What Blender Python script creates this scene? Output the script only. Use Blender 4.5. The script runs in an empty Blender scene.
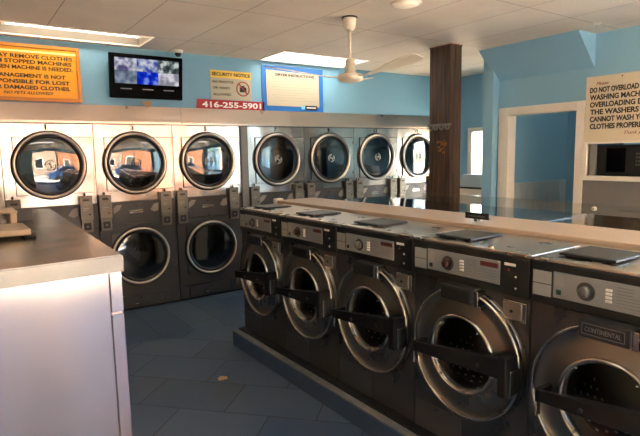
import bpy, bmesh, math, random
from mathutils import Vector, Matrix
PI = math.pi
random.seed(7)
scene = bpy.context.scene
COL = scene.collection

# ------------------------------------------------------------------ materials
MATS = {}
def srgb(r, g, b):
    f = lambda c: (c / 255 / 12.92) if c / 255 <= .04045 else ((c / 255 + .055) / 1.055) ** 2.4
    return (f(r), f(g), f(b), 1)

def mat(name, color, rough=.5, metal=0., noise=0., nscale=8., rvar=0., bump=0., bscale=3., spec=.5, emit=None, estr=0., coat=0., stretch=(1, 1, 1), bstretch=(1, 1, 1)):
    if name in MATS: return MATS[name]
    m = bpy.data.materials.new(name); m.use_nodes = True
    nt = m.node_tree; n = nt.nodes; l = nt.links
    b = n['Principled BSDF']
    b.inputs['Base Color'].default_value = color
    b.inputs['Roughness'].default_value = rough
    b.inputs['Metallic'].default_value = metal
    b.inputs['Specular IOR Level'].default_value = spec
    b.inputs['Coat Weight'].default_value = coat
    if emit:
        b.inputs['Emission Color'].default_value = emit
        b.inputs['Emission Strength'].default_value = estr
    if noise or rvar or bump:
        tc = n.new('ShaderNodeTexCoord'); mp = n.new('ShaderNodeMapping')
        mp.inputs['Scale'].default_value = stretch
        l.new(tc.outputs['Object'], mp.inputs['Vector'])
        nz = n.new('ShaderNodeTexNoise'); nz.inputs['Scale'].default_value = nscale; nz.inputs['Detail'].default_value = 5
        l.new(mp.outputs[0], nz.inputs['Vector'])
        if noise:
            mx = n.new('ShaderNodeMix'); mx.data_type = 'RGBA'
            mx.inputs['A'].default_value = tuple(c * (1 - noise) for c in color[:3]) + (1,)
            mx.inputs['B'].default_value = tuple(min(1, c * (1 + noise)) for c in color[:3]) + (1,)
            l.new(nz.outputs['Fac'], mx.inputs['Factor']); l.new(mx.outputs['Result'], b.inputs['Base Color'])
        if rvar:
            mr = n.new('ShaderNodeMapRange'); mr.inputs['To Min'].default_value = max(.02, rough - rvar); mr.inputs['To Max'].default_value = rough + rvar
            mr.inputs['From Min'].default_value = .3; mr.inputs['From Max'].default_value = .7
            l.new(nz.outputs['Fac'], mr.inputs['Value']); l.new(mr.outputs[0], b.inputs['Roughness'])
        if bump:
            nb = n.new('ShaderNodeTexNoise'); nb.inputs['Scale'].default_value = bscale; nb.inputs['Detail'].default_value = 0
            mb_ = n.new('ShaderNodeMapping'); mb_.inputs['Scale'].default_value = bstretch
            l.new(tc.outputs['Object'], mb_.inputs['Vector']); l.new(mb_.outputs[0], nb.inputs['Vector'])
            bp = n.new('ShaderNodeBump'); bp.inputs['Strength'].default_value = 1; bp.inputs['Distance'].default_value = bump
            l.new(nb.outputs['Fac'], bp.inputs['Height']); l.new(bp.outputs[0], b.inputs['Normal'])
    MATS[name] = m
    return m

STEEL = mat('stainless_steel', (.60, .54, .48, 1), .22, 1, .06, 3, .04, .012, 4.2)
FASCIA = mat('fascia_steel', (.68, .58, .49, 1), .32, 1, .05, 2, .06, .012, 1.8)
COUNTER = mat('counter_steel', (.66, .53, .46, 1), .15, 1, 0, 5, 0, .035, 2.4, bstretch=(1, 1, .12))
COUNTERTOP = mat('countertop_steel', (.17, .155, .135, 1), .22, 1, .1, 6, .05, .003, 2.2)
TOPSTEEL = mat('washer_top_steel', (.60, .55, .48, 1), .3, 1, .1, 6, .06, .003, 3)
MIRTOP = mat('polished_top_steel', (.50, .48, .44, 1), .05, 1, .08, 4, .02, .0008, 2)
CHROME = mat('chrome', (.42, .395, .35, 1), .24, 1, rvar=.04, nscale=10)
RING = mat('satin_ring_metal', (.55, .49, .42, 1), .34, 1)
DKCHROME = mat('dark_polished_steel', (.22, .205, .18, 1), .3, 1, .1, 4, .05)
CHAR = mat('charcoal_washer_steel', (.11, .105, .10, 1), .3, .85, .12, 5, .06, .0012, 2.5)
CHAR2 = mat('charcoal_panel', (.115, .112, .108, 1), .42, .7, .1, 6)
BLACKP = mat('black_plastic', srgb(22, 22, 20), .42, 0, .1, 20)
BARP = mat('bar_plastic', srgb(22, 21, 20), .55, spec=.2, metal=0)
GASKET = mat('black_rubber', srgb(18, 18, 18), .5)
BRAND = mat('brand_plate_grey', srgb(30, 31, 31), .5)
SILVER = mat('control_silver', srgb(136, 140, 138), .42, .25, .05, 10)
STICK = mat('label_paper', srgb(142, 142, 136), .6)
STICKL = mat('label_print', srgb(100, 98, 94), .6)
REDD = mat('display_red', srgb(84, 28, 24), .35)
REDL = mat('red_lens', srgb(150, 24, 18), .3)
GREENL = mat('green_lens', srgb(14, 80, 50), .35)
WHITEB = mat('white_button', srgb(225, 220, 210), .35)
KNOBR = mat('knob_brown', srgb(56, 28, 22), .4)
KNOBG = mat('knob_grey', srgb(92, 90, 85), .4)
GREYP = mat('dryer_grey_paint', (.052, .050, .049, 1), .45, .1, .06, 6, .05, .001, 3)
GREYD = mat('dryer_grey_dark', (.055, .056, .058, 1), .5, .3)
GREYS = mat('dryer_sticker', srgb(140, 135, 126), .5)
COIN = mat('coin_box_olive', (.17, .155, .125, 1), .42, .65, .12, 30)
DRUM = mat('drum_metal', (.16, .19, .175, 1), .38, .9, .1, 12)
BLUE = mat('blue_wall_paint', srgb(122, 172, 196), .55, 0, .04, 2, bump=.0008, bscale=30)
BLUED = mat('blue_wall_deep', srgb(142, 188, 210), .55, 0, .05, 2, bump=.0008, bscale=30)
CREAM = mat('cream_trim_paint', srgb(238, 226, 208), .45, 0, .06, 8)
WAIN = mat('grey_wainscot', srgb(196, 206, 204), .5, 0, .06, 10)
GREYWALL = mat('grey_lower_wall', srgb(122, 118, 112), .6, 0, .07, 7)
TEALDOOR = mat('teal_door_paint', srgb(34, 86, 104), .45)
CAPM = mat('cream_cap_laminate', srgb(172, 152, 132), .38, 0, .07, 5)
WHITE = mat('white_enamel', srgb(232, 224, 208), .4, 0, .04, 6)
FANM = mat('fan_cream', srgb(226, 214, 192), .4)
ORANGE = mat('orange_sign_panel', srgb(238, 158, 8), .3, 0, .04, 3)
ORFRAME = mat('amber_frame', srgb(196, 118, 14), .35, 0, .1, 8)
YEL = mat('lit_edge_yellow', srgb(255, 232, 150), .35)
TXT = mat('sign_black', srgb(34, 28, 22), .6)
TXTBR = mat('sign_brown', srgb(44, 30, 10), .6)
TXTRED = mat('sign_red', srgb(150, 40, 32), .6)
TXTW = mat('sign_white', srgb(240, 236, 232), .5)
FAINT = mat('faint_print', srgb(170, 160, 140), .6)
SIGNC = mat('sign_cream', srgb(226, 208, 176), .5, 0, .05, 6)
PAPER = mat('poster_paper', srgb(186, 176, 152), .6, 0, .03, 5)
YELH = mat('poster_yellow', srgb(238, 198, 78), .6)
BANR = mat('banner_red', srgb(176, 30, 34), .5)
BLUEF = mat('poster_blue', srgb(28, 108, 184), .45, 0, .06, 12)
LBLUE = mat('label_light_blue', srgb(120, 190, 220), .5)
TVB = mat('tv_black', srgb(4, 4, 5), .6, spec=.05)
TAPE = mat('tan_tape', srgb(196, 160, 116), .6)
BRICK = None
ASPH = mat('asphalt', srgb(120, 116, 110), .9, 0, .15, 6)
WALKM = mat('sidewalk', srgb(214, 198, 176), .9, 0, .1, 6)
CARP = mat('car_paint', srgb(40, 74, 118), .25, .3, coat=.6)
CARG = mat('car_glass', srgb(24, 28, 32), .08)
GOLD = mat('orange_residue', srgb(150, 96, 36), .7, 0, .3, 40)
RUST = mat('rust_edge', srgb(120, 54, 30), .8)
FACADEW = mat('pale_stucco', srgb(134, 114, 94), .9, 0, .06, 3)
FACADEB = mat('brown_timber', srgb(120, 76, 46), .8, 0, .25, 1.2, stretch=(.2, 1, 5))

HOODM = mat('worn_tan_steel', (.30, .24, .17, 1), .35, .9, .15, 8)
def lamp_mat(name, col, s):
    m = bpy.data.materials.new(name); m.use_nodes = True
    n = m.node_tree.nodes; n.remove(n['Principled BSDF'])
    e = n.new('ShaderNodeEmission'); e.inputs[0].default_value = col; e.inputs[1].default_value = s
    m.node_tree.links.new(e.outputs[0], n['Material Output'].inputs[0]); return m
LAMP = lamp_mat('lamp_diffuser', (1, .92, .80, 1), 1.9)
TUBE = lamp_mat('lamp_tube', (1, .92, .80, 1), 4)

def glass_mat(name, tint, refl=.06):
    m = bpy.data.materials.new(name); m.use_nodes = True
    nt = m.node_tree; n = nt.nodes; l = nt.links; n.remove(n['Principled BSDF'])
    t = n.new('ShaderNodeBsdfTransparent'); t.inputs[0].default_value = tint
    g = n.new('ShaderNodeBsdfGlossy'); g.inputs['Roughness'].default_value = .01
    f = n.new('ShaderNodeLayerWeight'); f.inputs[0].default_value = .5
    pw = n.new('ShaderNodeMath'); pw.operation = 'POWER'; pw.inputs[1].default_value = 5
    a = n.new('ShaderNodeMath'); a.operation = 'MULTIPLY_ADD'; a.inputs[1].default_value = .9 - refl; a.inputs[2].default_value = .04 + refl; a.use_clamp = True
    l.new(f.outputs['Facing'], pw.inputs[0])
    mx = n.new('ShaderNodeMixShader')
    l.new(pw.outputs[0], a.inputs[0]); l.new(a.outputs[0], mx.inputs[0]); l.new(t.outputs[0], mx.inputs[1]); l.new(g.outputs[0], mx.inputs[2])
    l.new(mx.outputs[0], n['Material Output'].inputs[0]); return m
DGLASS = glass_mat('dryer_door_glass', (.36, .36, .36, 1), .12)
WGLASS = glass_mat('washer_door_glass', (.8, .8, .8, 1), .0)
PANE = glass_mat('window_glass', (.97, .98, .98, 1), .0)
ACRYL = glass_mat('clear_acrylic', (.90, .92, .92, 1), .04)

def wood_mat():
    m = mat('dark_pillar_wood', srgb(84, 60, 40), .5)
    nt = m.node_tree; n = nt.nodes; l = nt.links; b = n['Principled BSDF']
    tc = n.new('ShaderNodeTexCoord'); mp = n.new('ShaderNodeMapping'); mp.inputs['Scale'].default_value = (14, 14, .8)
    nz = n.new('ShaderNodeTexNoise'); nz.inputs['Scale'].default_value = 3; nz.inputs['Detail'].default_value = 8
    l.new(tc.outputs['Object'], mp.inputs[0]); l.new(mp.outputs[0], nz.inputs['Vector'])
    cr = n.new('ShaderNodeValToRGB'); cr.color_ramp.elements[0].position = .3; cr.color_ramp.elements[0].color = srgb(40, 27, 17)
    cr.color_ramp.elements[1].position = .75; cr.color_ramp.elements[1].color = srgb(100, 72, 48)
    l.new(nz.outputs['Fac'], cr.inputs[0]); l.new(cr.outputs[0], b.inputs['Base Color'])
    return m
WOOD = wood_mat()

def floor_mat():
    m = mat('blue_slate_floor', srgb(70, 92, 112), .42)
    nt = m.node_tree; n = nt.nodes; l = nt.links; b = n['Principled BSDF']
    tc = n.new('ShaderNodeTexCoord')
    def bricks(rot, w, h, loc):
        mp = n.new('ShaderNodeMapping'); mp.inputs['Rotation'].default_value = (0, 0, rot); mp.inputs['Location'].default_value = loc
        l.new(tc.outputs['Object'], mp.inputs[0])
        br = n.new('ShaderNodeTexBrick'); br.inputs['Scale'].default_value = 1
        br.inputs['Brick Width'].default_value = w; br.inputs['Row Height'].default_value = h
        br.inputs['Mortar Size'].default_value = .004; br.inputs['Mortar Smooth'].default_value = .2; br.inputs['Bias'].default_value = 0
        br.inputs['Color1'].default_value = srgb(68, 84, 100); br.inputs['Color2'].default_value = srgb(80, 96, 110); br.inputs['Mortar'].default_value = srgb(30, 38, 46)
        l.new(mp.outputs[0], br.inputs['Vector']); return br
    A = bricks(R45, .60, .40, (.085, .12, 0)); B = bricks(PI / 2, .61, .305, (.1, .05, 0))
    sx = n.new('ShaderNodeSeparateXYZ'); l.new(tc.outputs['Object'], sx.inputs[0])
    gt = n.new('ShaderNodeMath'); gt.operation = 'GREATER_THAN'; gt.inputs[1].default_value = -1.05; l.new(sx.outputs['Y'], gt.inputs[0])
    mx = n.new('ShaderNodeMix'); mx.data_type = 'RGBA'
    l.new(gt.outputs[0], mx.inputs['Factor']); l.new(A.outputs['Color'], mx.inputs['A']); l.new(B.outputs['Color'], mx.inputs['B'])
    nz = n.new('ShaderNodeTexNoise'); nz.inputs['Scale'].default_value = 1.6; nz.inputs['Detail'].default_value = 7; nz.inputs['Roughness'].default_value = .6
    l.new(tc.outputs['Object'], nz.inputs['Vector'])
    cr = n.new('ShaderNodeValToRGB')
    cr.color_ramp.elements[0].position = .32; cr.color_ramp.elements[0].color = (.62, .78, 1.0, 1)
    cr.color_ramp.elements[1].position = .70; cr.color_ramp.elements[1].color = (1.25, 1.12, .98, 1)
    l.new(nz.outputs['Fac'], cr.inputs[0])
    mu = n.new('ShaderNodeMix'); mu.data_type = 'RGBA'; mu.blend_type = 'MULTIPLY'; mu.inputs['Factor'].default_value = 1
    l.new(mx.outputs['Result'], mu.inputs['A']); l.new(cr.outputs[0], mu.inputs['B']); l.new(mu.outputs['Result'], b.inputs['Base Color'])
    mr = n.new('ShaderNodeMapRange'); mr.inputs['To Min'].default_value = .34; mr.inputs['To Max'].default_value = .6
    l.new(nz.outputs['Fac'], mr.inputs['Value']); l.new(mr.outputs[0], b.inputs['Roughness'])
    return m
R45 = math.radians(47)
FLOOR = floor_mat()
PLINTH = mat('plinth_blue_paint', srgb(56, 74, 96), .5, 0, .12, 5)
TOPEDGE = mat('plinth_worn_concrete', srgb(112, 112, 108), .8, 0, .25, 14)

def ceil_mat():
    m = mat('ceiling_tile', srgb(198, 188, 176), .85)
    nt = m.node_tree; n = nt.nodes; l = nt.links; b = n['Principled BSDF']
    tc = n.new('ShaderNodeTexCoord'); mp = n.new('ShaderNodeMapping'); mp.inputs['Rotation'].default_value = (0, 0, PI / 2)
    mp.inputs['Location'].default_value = (.62, .42, 0)
    l.new(tc.outputs['Object'], mp.inputs[0])
    br = n.new('ShaderNodeTexBrick'); br.inputs['Scale'].default_value = 1; br.offset = 0
    br.inputs['Brick Width'].default_value = 1.22; br.inputs['Row Height'].default_value = .61
    br.inputs['Mortar Size'].default_value = .0035; br.inputs['Mortar Smooth'].default_value = .1
    br.inputs['Color1'].default_value = srgb(236, 226, 210); br.inputs['Color2'].default_value = srgb(230, 219, 202); br.inputs['Mortar'].default_value = srgb(158, 146, 132)
    l.new(mp.outputs[0], br.inputs['Vector'])
    nz = n.new('ShaderNodeTexNoise'); nz.inputs['Scale'].default_value = 1.2; nz.inputs['Detail'].default_value = 6
    l.new(tc.outputs['Object'], nz.inputs['Vector'])
    cr = n.new('ShaderNodeValToRGB'); cr.color_ramp.elements[0].position = .3; cr.color_ramp.elements[0].color = (.9, .86, .82, 1); cr.color_ramp.elements[1].position = .6; cr.color_ramp.elements[1].color = (1.04, 1.03, 1.02, 1)
    l.new(nz.outputs['Fac'], cr.inputs[0])
    mu = n.new('ShaderNodeMix'); mu.data_type = 'RGBA'; mu.blend_type = 'MULTIPLY'; mu.inputs['Factor'].default_value = 1
    l.new(br.outputs['Color'], mu.inputs['A']); l.new(cr.outputs[0], mu.inputs['B']); l.new(mu.outputs['Result'], b.inputs['Base Color'])
    bn = n.new('ShaderNodeTexNoise'); bn.inputs['Scale'].default_value = 2.0; l.new(tc.outputs['Object'], bn.inputs['Vector'])
    bp = n.new('ShaderNodeBump'); bp.inputs['Distance'].default_value = .02; l.new(bn.outputs['Fac'], bp.inputs['Height']); l.new(bp.outputs[0], b.inputs['Normal'])
    return m
CEIL = ceil_mat()

def brick_mat():
    m = mat('street_brick', srgb(190, 120, 80), .9)
    nt = m.node_tree; n = nt.nodes; l = nt.links; b = n['Principled BSDF']
    tc = n.new('ShaderNodeTexCoord'); mp = n.new('ShaderNodeMapping'); mp.inputs['Rotation'].default_value = (PI / 2, 0, 0)
    l.new(tc.outputs['Object'], mp.inputs[0])
    br = n.new('ShaderNodeTexBrick'); br.inputs['Scale'].default_value = 4
    br.inputs['Color1'].default_value = srgb(206, 140, 98); br.inputs['Color2'].default_value = srgb(178, 108, 70); br.inputs['Mortar'].default_value = srgb(210, 190, 165)
    l.new(mp.outputs[0], br.inputs['Vector']); l.new(br.outputs['Color'], b.inputs['Base Color']); return m
BRICK = brick_mat()

def screen_mat(name, c1, c2, c3, s, sc, seed):
    m = bpy.data.materials.new(name); m.use_nodes = True
    nt = m.node_tree; n = nt.nodes; l = nt.links; n.remove(n['Principled BSDF'])
    tc = n.new('ShaderNodeTexCoord'); mp = n.new('ShaderNodeMapping'); mp.inputs['Location'].default_value = (seed, seed * 2, seed)
    l.new(tc.outputs['Object'], mp.inputs[0])
    nz = n.new('ShaderNodeTexNoise'); nz.inputs['Scale'].default_value = sc; nz.inputs['Detail'].default_value = 4
    l.new(mp.outputs[0], nz.inputs['Vector'])
    cr = n.new('ShaderNodeValToRGB'); e = cr.color_ramp.elements
    e[0].position = .38; e[0].color = c1; e[1].position = .62; e[1].color = c3
    x = e.new(.5); x.color = c2
    em = n.new('ShaderNodeEmission'); em.inputs[1].default_value = s
    l.new(nz.outputs['Fac'], cr.inputs[0]); l.new(cr.outputs[0], em.inputs[0]); l.new(em.outputs[0], n['Material Output'].inputs[0]); return m

# ------------------------------------------------------------------ mesh builder
class MB:
    def __init__(s): s.bm = bmesh.new(); s.mi = 0
    def _m(s, faces):
        for f in faces: f.material_index = s.mi
        return s
    def box(s, x0, x1, y0, y1, z0, z1, bev=0.):
        nf = set(s.bm.faces)
        r = bmesh.ops.create_cube(s.bm, size=1)
        for v in r['verts']:
            v.co = Vector(((x0 + x1) / 2 + v.co.x * (x1 - x0), (y0 + y1) / 2 + v.co.y * (y1 - y0), (z0 + z1) / 2 + v.co.z * (z1 - z0)))
        if bev:
            es = list({e for v in r['verts'] for e in v.link_edges})
            bmesh.ops.bevel(s.bm, geom=es, offset=bev, segments=2, affect='EDGES', profile=.5)
        return s._m([f for f in s.bm.faces if f not in nf])
    def lathe(s, prof, cx, cy, cz, axis='y', n=48, smooth=True):
        # prof: list of (radius, along)
        rings = []
        for r, a in prof:
            ring = []
            if r < 1e-6:
                p = {'y': (cx, cy + a, cz), 'z': (cx, cy, cz + a), 'x': (cx + a, cy, cz)}[axis]
                ring = [s.bm.verts.new(p)]
            else:
                for k in range(n):
                    t = 2 * PI * k / n; c, d = r * math.cos(t), r * math.sin(t)
                    p = {'y': (cx + c, cy + a, cz + d), 'z': (cx + c, cy + d, cz + a), 'x': (cx + a, cy + c, cz + d)}[axis]
                    ring.append(s.bm.verts.new(p))
            rings.append(ring)
        fs = []
        for A, B in zip(rings, rings[1:]):
            for k in range(n):
                k2 = (k + 1) % n
                if len(A) == 1 and len(B) == 1: continue
                if len(A) == 1: q = (A[0], B[k], B[k2])
                elif len(B) == 1: q = (A[k], B[0], A[k2])
                else: q = (A[k], B[k], B[k2], A[k2])
                f = s.bm.faces.new(q); f.smooth = smooth; fs.append(f)
        return s._m(fs)
    def cyl(s, cx, cy, cz, r, a0, a1, axis='z', n=24, smooth=False):
        return s.lathe([(0, a0), (r, a0), (r, a1), (0, a1)], cx, cy, cz, axis, n, smooth)
    def prism(s, pts, lo, hi, axis='y'):
        # pts: polygon in the other two coords: axis y -> (x,z); x -> (y,z); z -> (x,y)
        def P(a, b, c): return {'y': (a, c, b), 'x': (c, a, b), 'z': (a, b, c)}[axis]
        A = [s.bm.verts.new(P(a, b, lo)) for a, b in pts]; B = [s.bm.verts.new(P(a, b, hi)) for a, b in pts]
        fs = [s.bm.faces.new(A), s.bm.faces.new(B[::-1])]
        for k in range(len(pts)):
            k2 = (k + 1) % len(pts); fs.append(s.bm.faces.new((A[k], B[k], B[k2], A[k2])))
        return s._m(fs)
    def hull(s, bot, top):
        A = [s.bm.verts.new(p) for p in bot]; B = [s.bm.verts.new(p) for p in top]
        fs = [s.bm.faces.new(A), s.bm.faces.new(B[::-1])]; n = len(bot)
        for k in range(n):
            fs.append(s.bm.faces.new((A[k], B[k], B[(k + 1) % n], A[(k + 1) % n])))
        return s._m(fs)
    def holed(s, x0, x1, z0, z1, cx, cz, r, y0, y1, n=64):
        ang = [2 * PI * k / n for k in range(n)]
        for X, Z in ((x0, z0), (x0, z1), (x1, z0), (x1, z1)):
            a = math.atan2(Z - cz, X - cx) % (2 * PI)
            ang[min(range(n), key=lambda k: abs(ang[k] - a))] = a
        def outer(t):
            c, d = math.cos(t), math.sin(t); q = 1e9
            if c > 1e-9: q = min(q, (x1 - cx) / c)
            if c < -1e-9: q = min(q, (x0 - cx) / c)
            if d > 1e-9: q = min(q, (z1 - cz) / d)
            if d < -1e-9: q = min(q, (z0 - cz) / d)
            return cx + c * q, cz + d * q
        L = []
        for t in ang:
            ox, oz = outer(t); ix, iz = cx + r * math.cos(t), cz + r * math.sin(t)
            L.append([s.bm.verts.new(p) for p in ((ix, y0, iz), (ox, y0, oz), (ox, y1, oz), (ix, y1, iz))])
        fs = []
        for k in range(n):
            A, B = L[k], L[(k + 1) % n]
            for j in range(4):
                j2 = (j + 1) % 4; fs.append(s.bm.faces.new((A[j], A[j2], B[j2], B[j])))
        return s._m(fs)
    def tube(s, pts, r, n=10):
        pts = [Vector(p) for p in pts]; rings = []
        for i, p in enumerate(pts):
            d = (pts[min(i + 1, len(pts) - 1)] - pts[max(i - 1, 0)]).normalized()
            u = d.orthogonal().normalized() if i == 0 else (rings[-1][1] - d * rings[-1][1].dot(d)).normalized()
            w = d.cross(u)
            rings.append(([s.bm.verts.new(p + r * (math.cos(2 * PI * k / n) * u + math.sin(2 * PI * k / n) * w)) for k in range(n)], u))
        fs = []
        for (A, _), (B, _) in zip(rings, rings[1:]):
            for k in range(n):
                f = s.bm.faces.new((A[k], A[(k + 1) % n], B[(k + 1) % n], B[k])); f.smooth = True; fs.append(f)
        fs.append(s.bm.faces.new(rings[0][0])); fs.append(s.bm.faces.new(rings[-1][0][::-1]))
        return s._m(fs)
    def build(s, name, mats, parent=None, label=None):
        bmesh.ops.recalc_face_normals(s.bm, faces=s.bm.faces)
        me = bpy.data.meshes.new(name); s.bm.to_mesh(me); s.bm.free()
        for m in (mats if isinstance(mats, (list, tuple)) else [mats]): me.materials.append(m)
        o = bpy.data.objects.new(name, me); COL.objects.link(o)
        if parent: o.parent = parent
        if label: o['label'] = label
        return o

def frame4(x0, x1, z0, z1, t, y0, y1):
    b = MB(); b.box(x0, x1, y0, y1, z1 - t, z1).box(x0, x1, y0, y1, z0, z0 + t).box(x0, x0 + t, y0, y1, z0 + t, z1 - t).box(x1 - t, x1, y0, y1, z0 + t, z1 - t); return b
def tag(o, label=None, cat=None, group=None, kind=None):
    if label: o['label'] = label
    if cat: o['category'] = cat
    if group: o['group'] = group
    if kind: o['kind'] = kind
    return o
def thing(name, label, cat, loc=(0, 0, 0), rz=0, group=None):
    o = bpy.data.objects.new(name, None); COL.objects.link(o); o.empty_display_size = .1
    o.location = loc; o.rotation_euler = (0, 0, rz)
    return tag(o, label, cat, group)
def struct(name, mb, m): return tag(mb.build(name, m), kind='structure')
def copy_tree(o, parent=None):
    c = o.copy(); COL.objects.link(c); c.parent = parent
    for ch in [q for q in COL.objects if q.parent == o]: copy_tree(ch, c)
    return c

FONTC = {}
def text_pts(body, bold, shear):
    cu = bpy.data.curves.new('t', 'FONT'); cu.body = body; cu.size = 1; cu.offset = bold; cu.shear = shear; cu.extrude = .012
    cu.resolution_u = 3
    ob = bpy.data.objects.new('t', cu); COL.objects.link(ob)
    bpy.context.view_layer.update()
    dg = bpy.context.evaluated_depsgraph_get()
    me = bpy.data.meshes.new_from_object(ob.evaluated_get(dg))
    bpy.data.objects.remove(ob); bpy.data.curves.remove(cu)
    return me
def lettering(name, lines, m, parent, face, bold=.02, shear=0.):
    """lines: (text, a0, a1, z0, z1) box on the plane; face: function(a, z, depth) -> point"""
    for (t, a0, a1, z0, z1) in lines:
        bm = bmesh.new()
        me = text_pts(t, bold, shear)
        xs = [v.co.x for v in me.vertices]; ys = [v.co.y for v in me.vertices]
        X0, X1, Y0, Y1 = min(xs), max(xs), min(ys), max(ys)
        for v in me.vertices:
            a = a0 + (v.co.x - X0) / (X1 - X0) * (a1 - a0); z = z0 + (v.co.y - Y0) / (Y1 - Y0) * (z1 - z0)
            v.co = face(a, z, .0008 if v.co.z < 0 else .002)
        bm.from_mesh(me); bpy.data.meshes.remove(me)
        bmesh.ops.recalc_face_normals(bm, faces=bm.faces)
        me = bpy.data.meshes.new(name); bm.to_mesh(me); bm.free(); me.materials.append(m)
        o = bpy.data.objects.new(name, me); COL.objects.link(o); o.parent = parent
    return o

# ------------------------------------------------------------------ room shell
CZ = 2.72
FRONT = -7.6; LEFT = -2.6; XD = 4.06; XF = 5.2
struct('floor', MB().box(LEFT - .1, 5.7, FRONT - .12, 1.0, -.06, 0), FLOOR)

# ceiling with holes for the recessed lights
L_HOLES = [(-.76, .46, -.60, -.155), (1.86, 3.04, -.62, -.09), (-.76, .46, -4.7, -4.26), (1.98, 3.2, -4.7, -4.26), (-.76, .46, -5.7, -6.16), (1.98, 3.2, -5.7, -6.16)]
xs = sorted({LEFT - .1, 5.7} | {h[i] for h in L_HOLES for i in (0, 1)}); ys = sorted({FRONT - .12, 1.0} | {h[i] for h in L_HOLES for i in (2, 3)})
cb = MB()
for x0, x1 in zip(xs, xs[1:]):
    for y0, y1 in zip(ys, ys[1:]):
        mx_, my_ = (x0 + x1) / 2, (y0 + y1) / 2
        if any(h[0] < mx_ < h[1] and h[2] < my_ < h[3] for h in L_HOLES): continue
        cb.box(x0, x1, y0, y1, CZ, CZ + .04)
struct('ceiling', cb, CEIL)
struct('ceiling_deck', MB().box(LEFT - .1, 5.7, FRONT - .12, 1.0, CZ + .3, CZ + .36), WHITE).name = 'trim_9'

X7 = 1.7; WD = .8
struct('wall_back_end', MB().box(4.91, XF, 0, .08, 0, 2.14), BLUE).name = 'wall_corner'
struct('wall_back', MB().box(LEFT, XF, 0, .08, 2.14, CZ), BLUE)
struct('wall_back_lower', MB().box(LEFT, -1.1, 0, .08, 0, 2.14), BLUE).name = 'wall_alcove'
struct('wall_left', MB().box(LEFT - .1, LEFT, FRONT, 1.0, 0, CZ), mat('left_wall_tan', srgb(224, 196, 164), .6, 0, .1, 3))
struct('wall_rear', MB().box(LEFT, 5.7, .95, 1.0, 0, CZ + .3), BLUE)
# wall with the bright side window (x = 4.92)
wb = MB()
wb.box(XF, XF + .1, -.40, .95, 0, CZ).box(XF, XF + .1, -1.65, -.40, 1.94, CZ).box(XF, XF + .1, -1.65, -.40, 0, .3).box(XF, XF + .1, -1.65, -1.0, .3, 1.94)
struct('wall_far_right', wb, BLUED)
w1 = MB()
w1.box(XF - .03, XF + .03, -.455, -.38, .26, 1.95).box(XF - .03, XF + .03, -1.02, -.95, .26, 1.95).box(XF - .03, XF + .03, -.95, -.455, 1.89, 1.95).box(XF - .03, XF + .03, -.95, -.455, .26, .32)
struct('window_1', w1, CREAM)
p = MB().box(XF + .045, XF + .05, -1.0, -.42, .32, 1.92).build('window_pane', PANE, bpy.data.objects['window_1']); 
# partition between the window bay and the room behind the doorway, seen through the doorway
pt = MB().box(XD, 5.5, -1.74, -1.65, 0, CZ)
struct('wall_partition', pt, BLUED)
wn = MB()
for k in range(9):
    wn.box(4.19 + k * .145, 4.19 + k * .145 + .141, -1.752, -1.741, 0, 1.19)
wn.box(4.19, 5.5, -1.757, -1.741, 1.19, 1.215)
struct('trim_1', wn, WAIN)
bw = MB().box(5.5, 5.6, -4.2, -1.65, 0, CZ).box(4.18, 5.6, -4.3, -4.2, 0, CZ)
struct('wall_back_room', bw, BLUED)
# doorway wall, x = 4.06
DY0, DY1, DZ = -2.675, -1.885, 2.0
HY0, HY1, HZ0, HZ1 = -3.75, -2.80, 1.345, 1.66
dw = MB()
dw.box(XD, XD + .117, DY1 + .01, -1.74, 0, CZ).box(XD, XD + .117, DY0 - .01, DY1 + .01, DZ + .01, CZ).box(XD, XD + .117, HY1, DY0 - .01, 0, CZ)
dw.box(XD, XD + .12, HY0, HY1, HZ1, CZ).box(XD, XD + .12, HY0, HY1, 0, HZ0).box(XD, XD + .12, -4.5, HY0, 0, CZ)
dw.box(XD, XD + .12, FRONT, -7.3, 0, CZ).box(XD, XD + .12, -7.3, -4.5, 2.5, CZ).box(XD, XD + .12, -7.3, -4.5, 0, .9)
w4 = MB()
for y in (-7.28, -5.9, -4.52): w4.box(XD + .03, XD + .08, y - .025, y + .025, .9, 2.5)
w4.box(XD + .03, XD + .08, -7.3, -4.5, .9, .95).box(XD + .03, XD + .08, -7.3, -4.5, 2.45, 2.5)
struct('window_added', w4, GREYD)  # unseen side window, added to brighten the dryer steel and ceiling
MB().box(XD + .05, XD + .055, -7.28, -4.52, .94, 2.46).build('window_pane', PANE, bpy.data.objects['window_added'])
struct('wall_right', dw, BLUED)
struct('wall_pilaster', MB().box(3.949, XD, -1.738, -1.60, 0, CZ), BLUED)
struct('wall_bulkhead', MB().prism([(3.742, CZ), (XD, CZ), (XD, 2.40)], -2.83, -1.69, 'y'), BLUED)
fr = MB()
fr.box(XD - .025, XD + .12, DY1, DY1 + .13, 0, DZ + .09, .004).box(XD - .025, XD + .12, DY0 - .085, DY0, 0, DZ + .09, .004).box(XD - .025, XD + .12, DY0, DY1, DZ, DZ + .09, .004)
struct('door_1', fr, CREAM)
dl = thing('open_door', 'dark teal door leaf standing open inside the cream framed doorway', 'door', (XD + .13, DY0 + .01, 0), 0)
MB().box(0, .80, -.03, .012, .01, 1.98).build('door_leaf', TEALDOOR, dl)
MB().box(.79, .803, -.031, .0125, .01, 1.98).build('door_edge', GASKET, dl)
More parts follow.
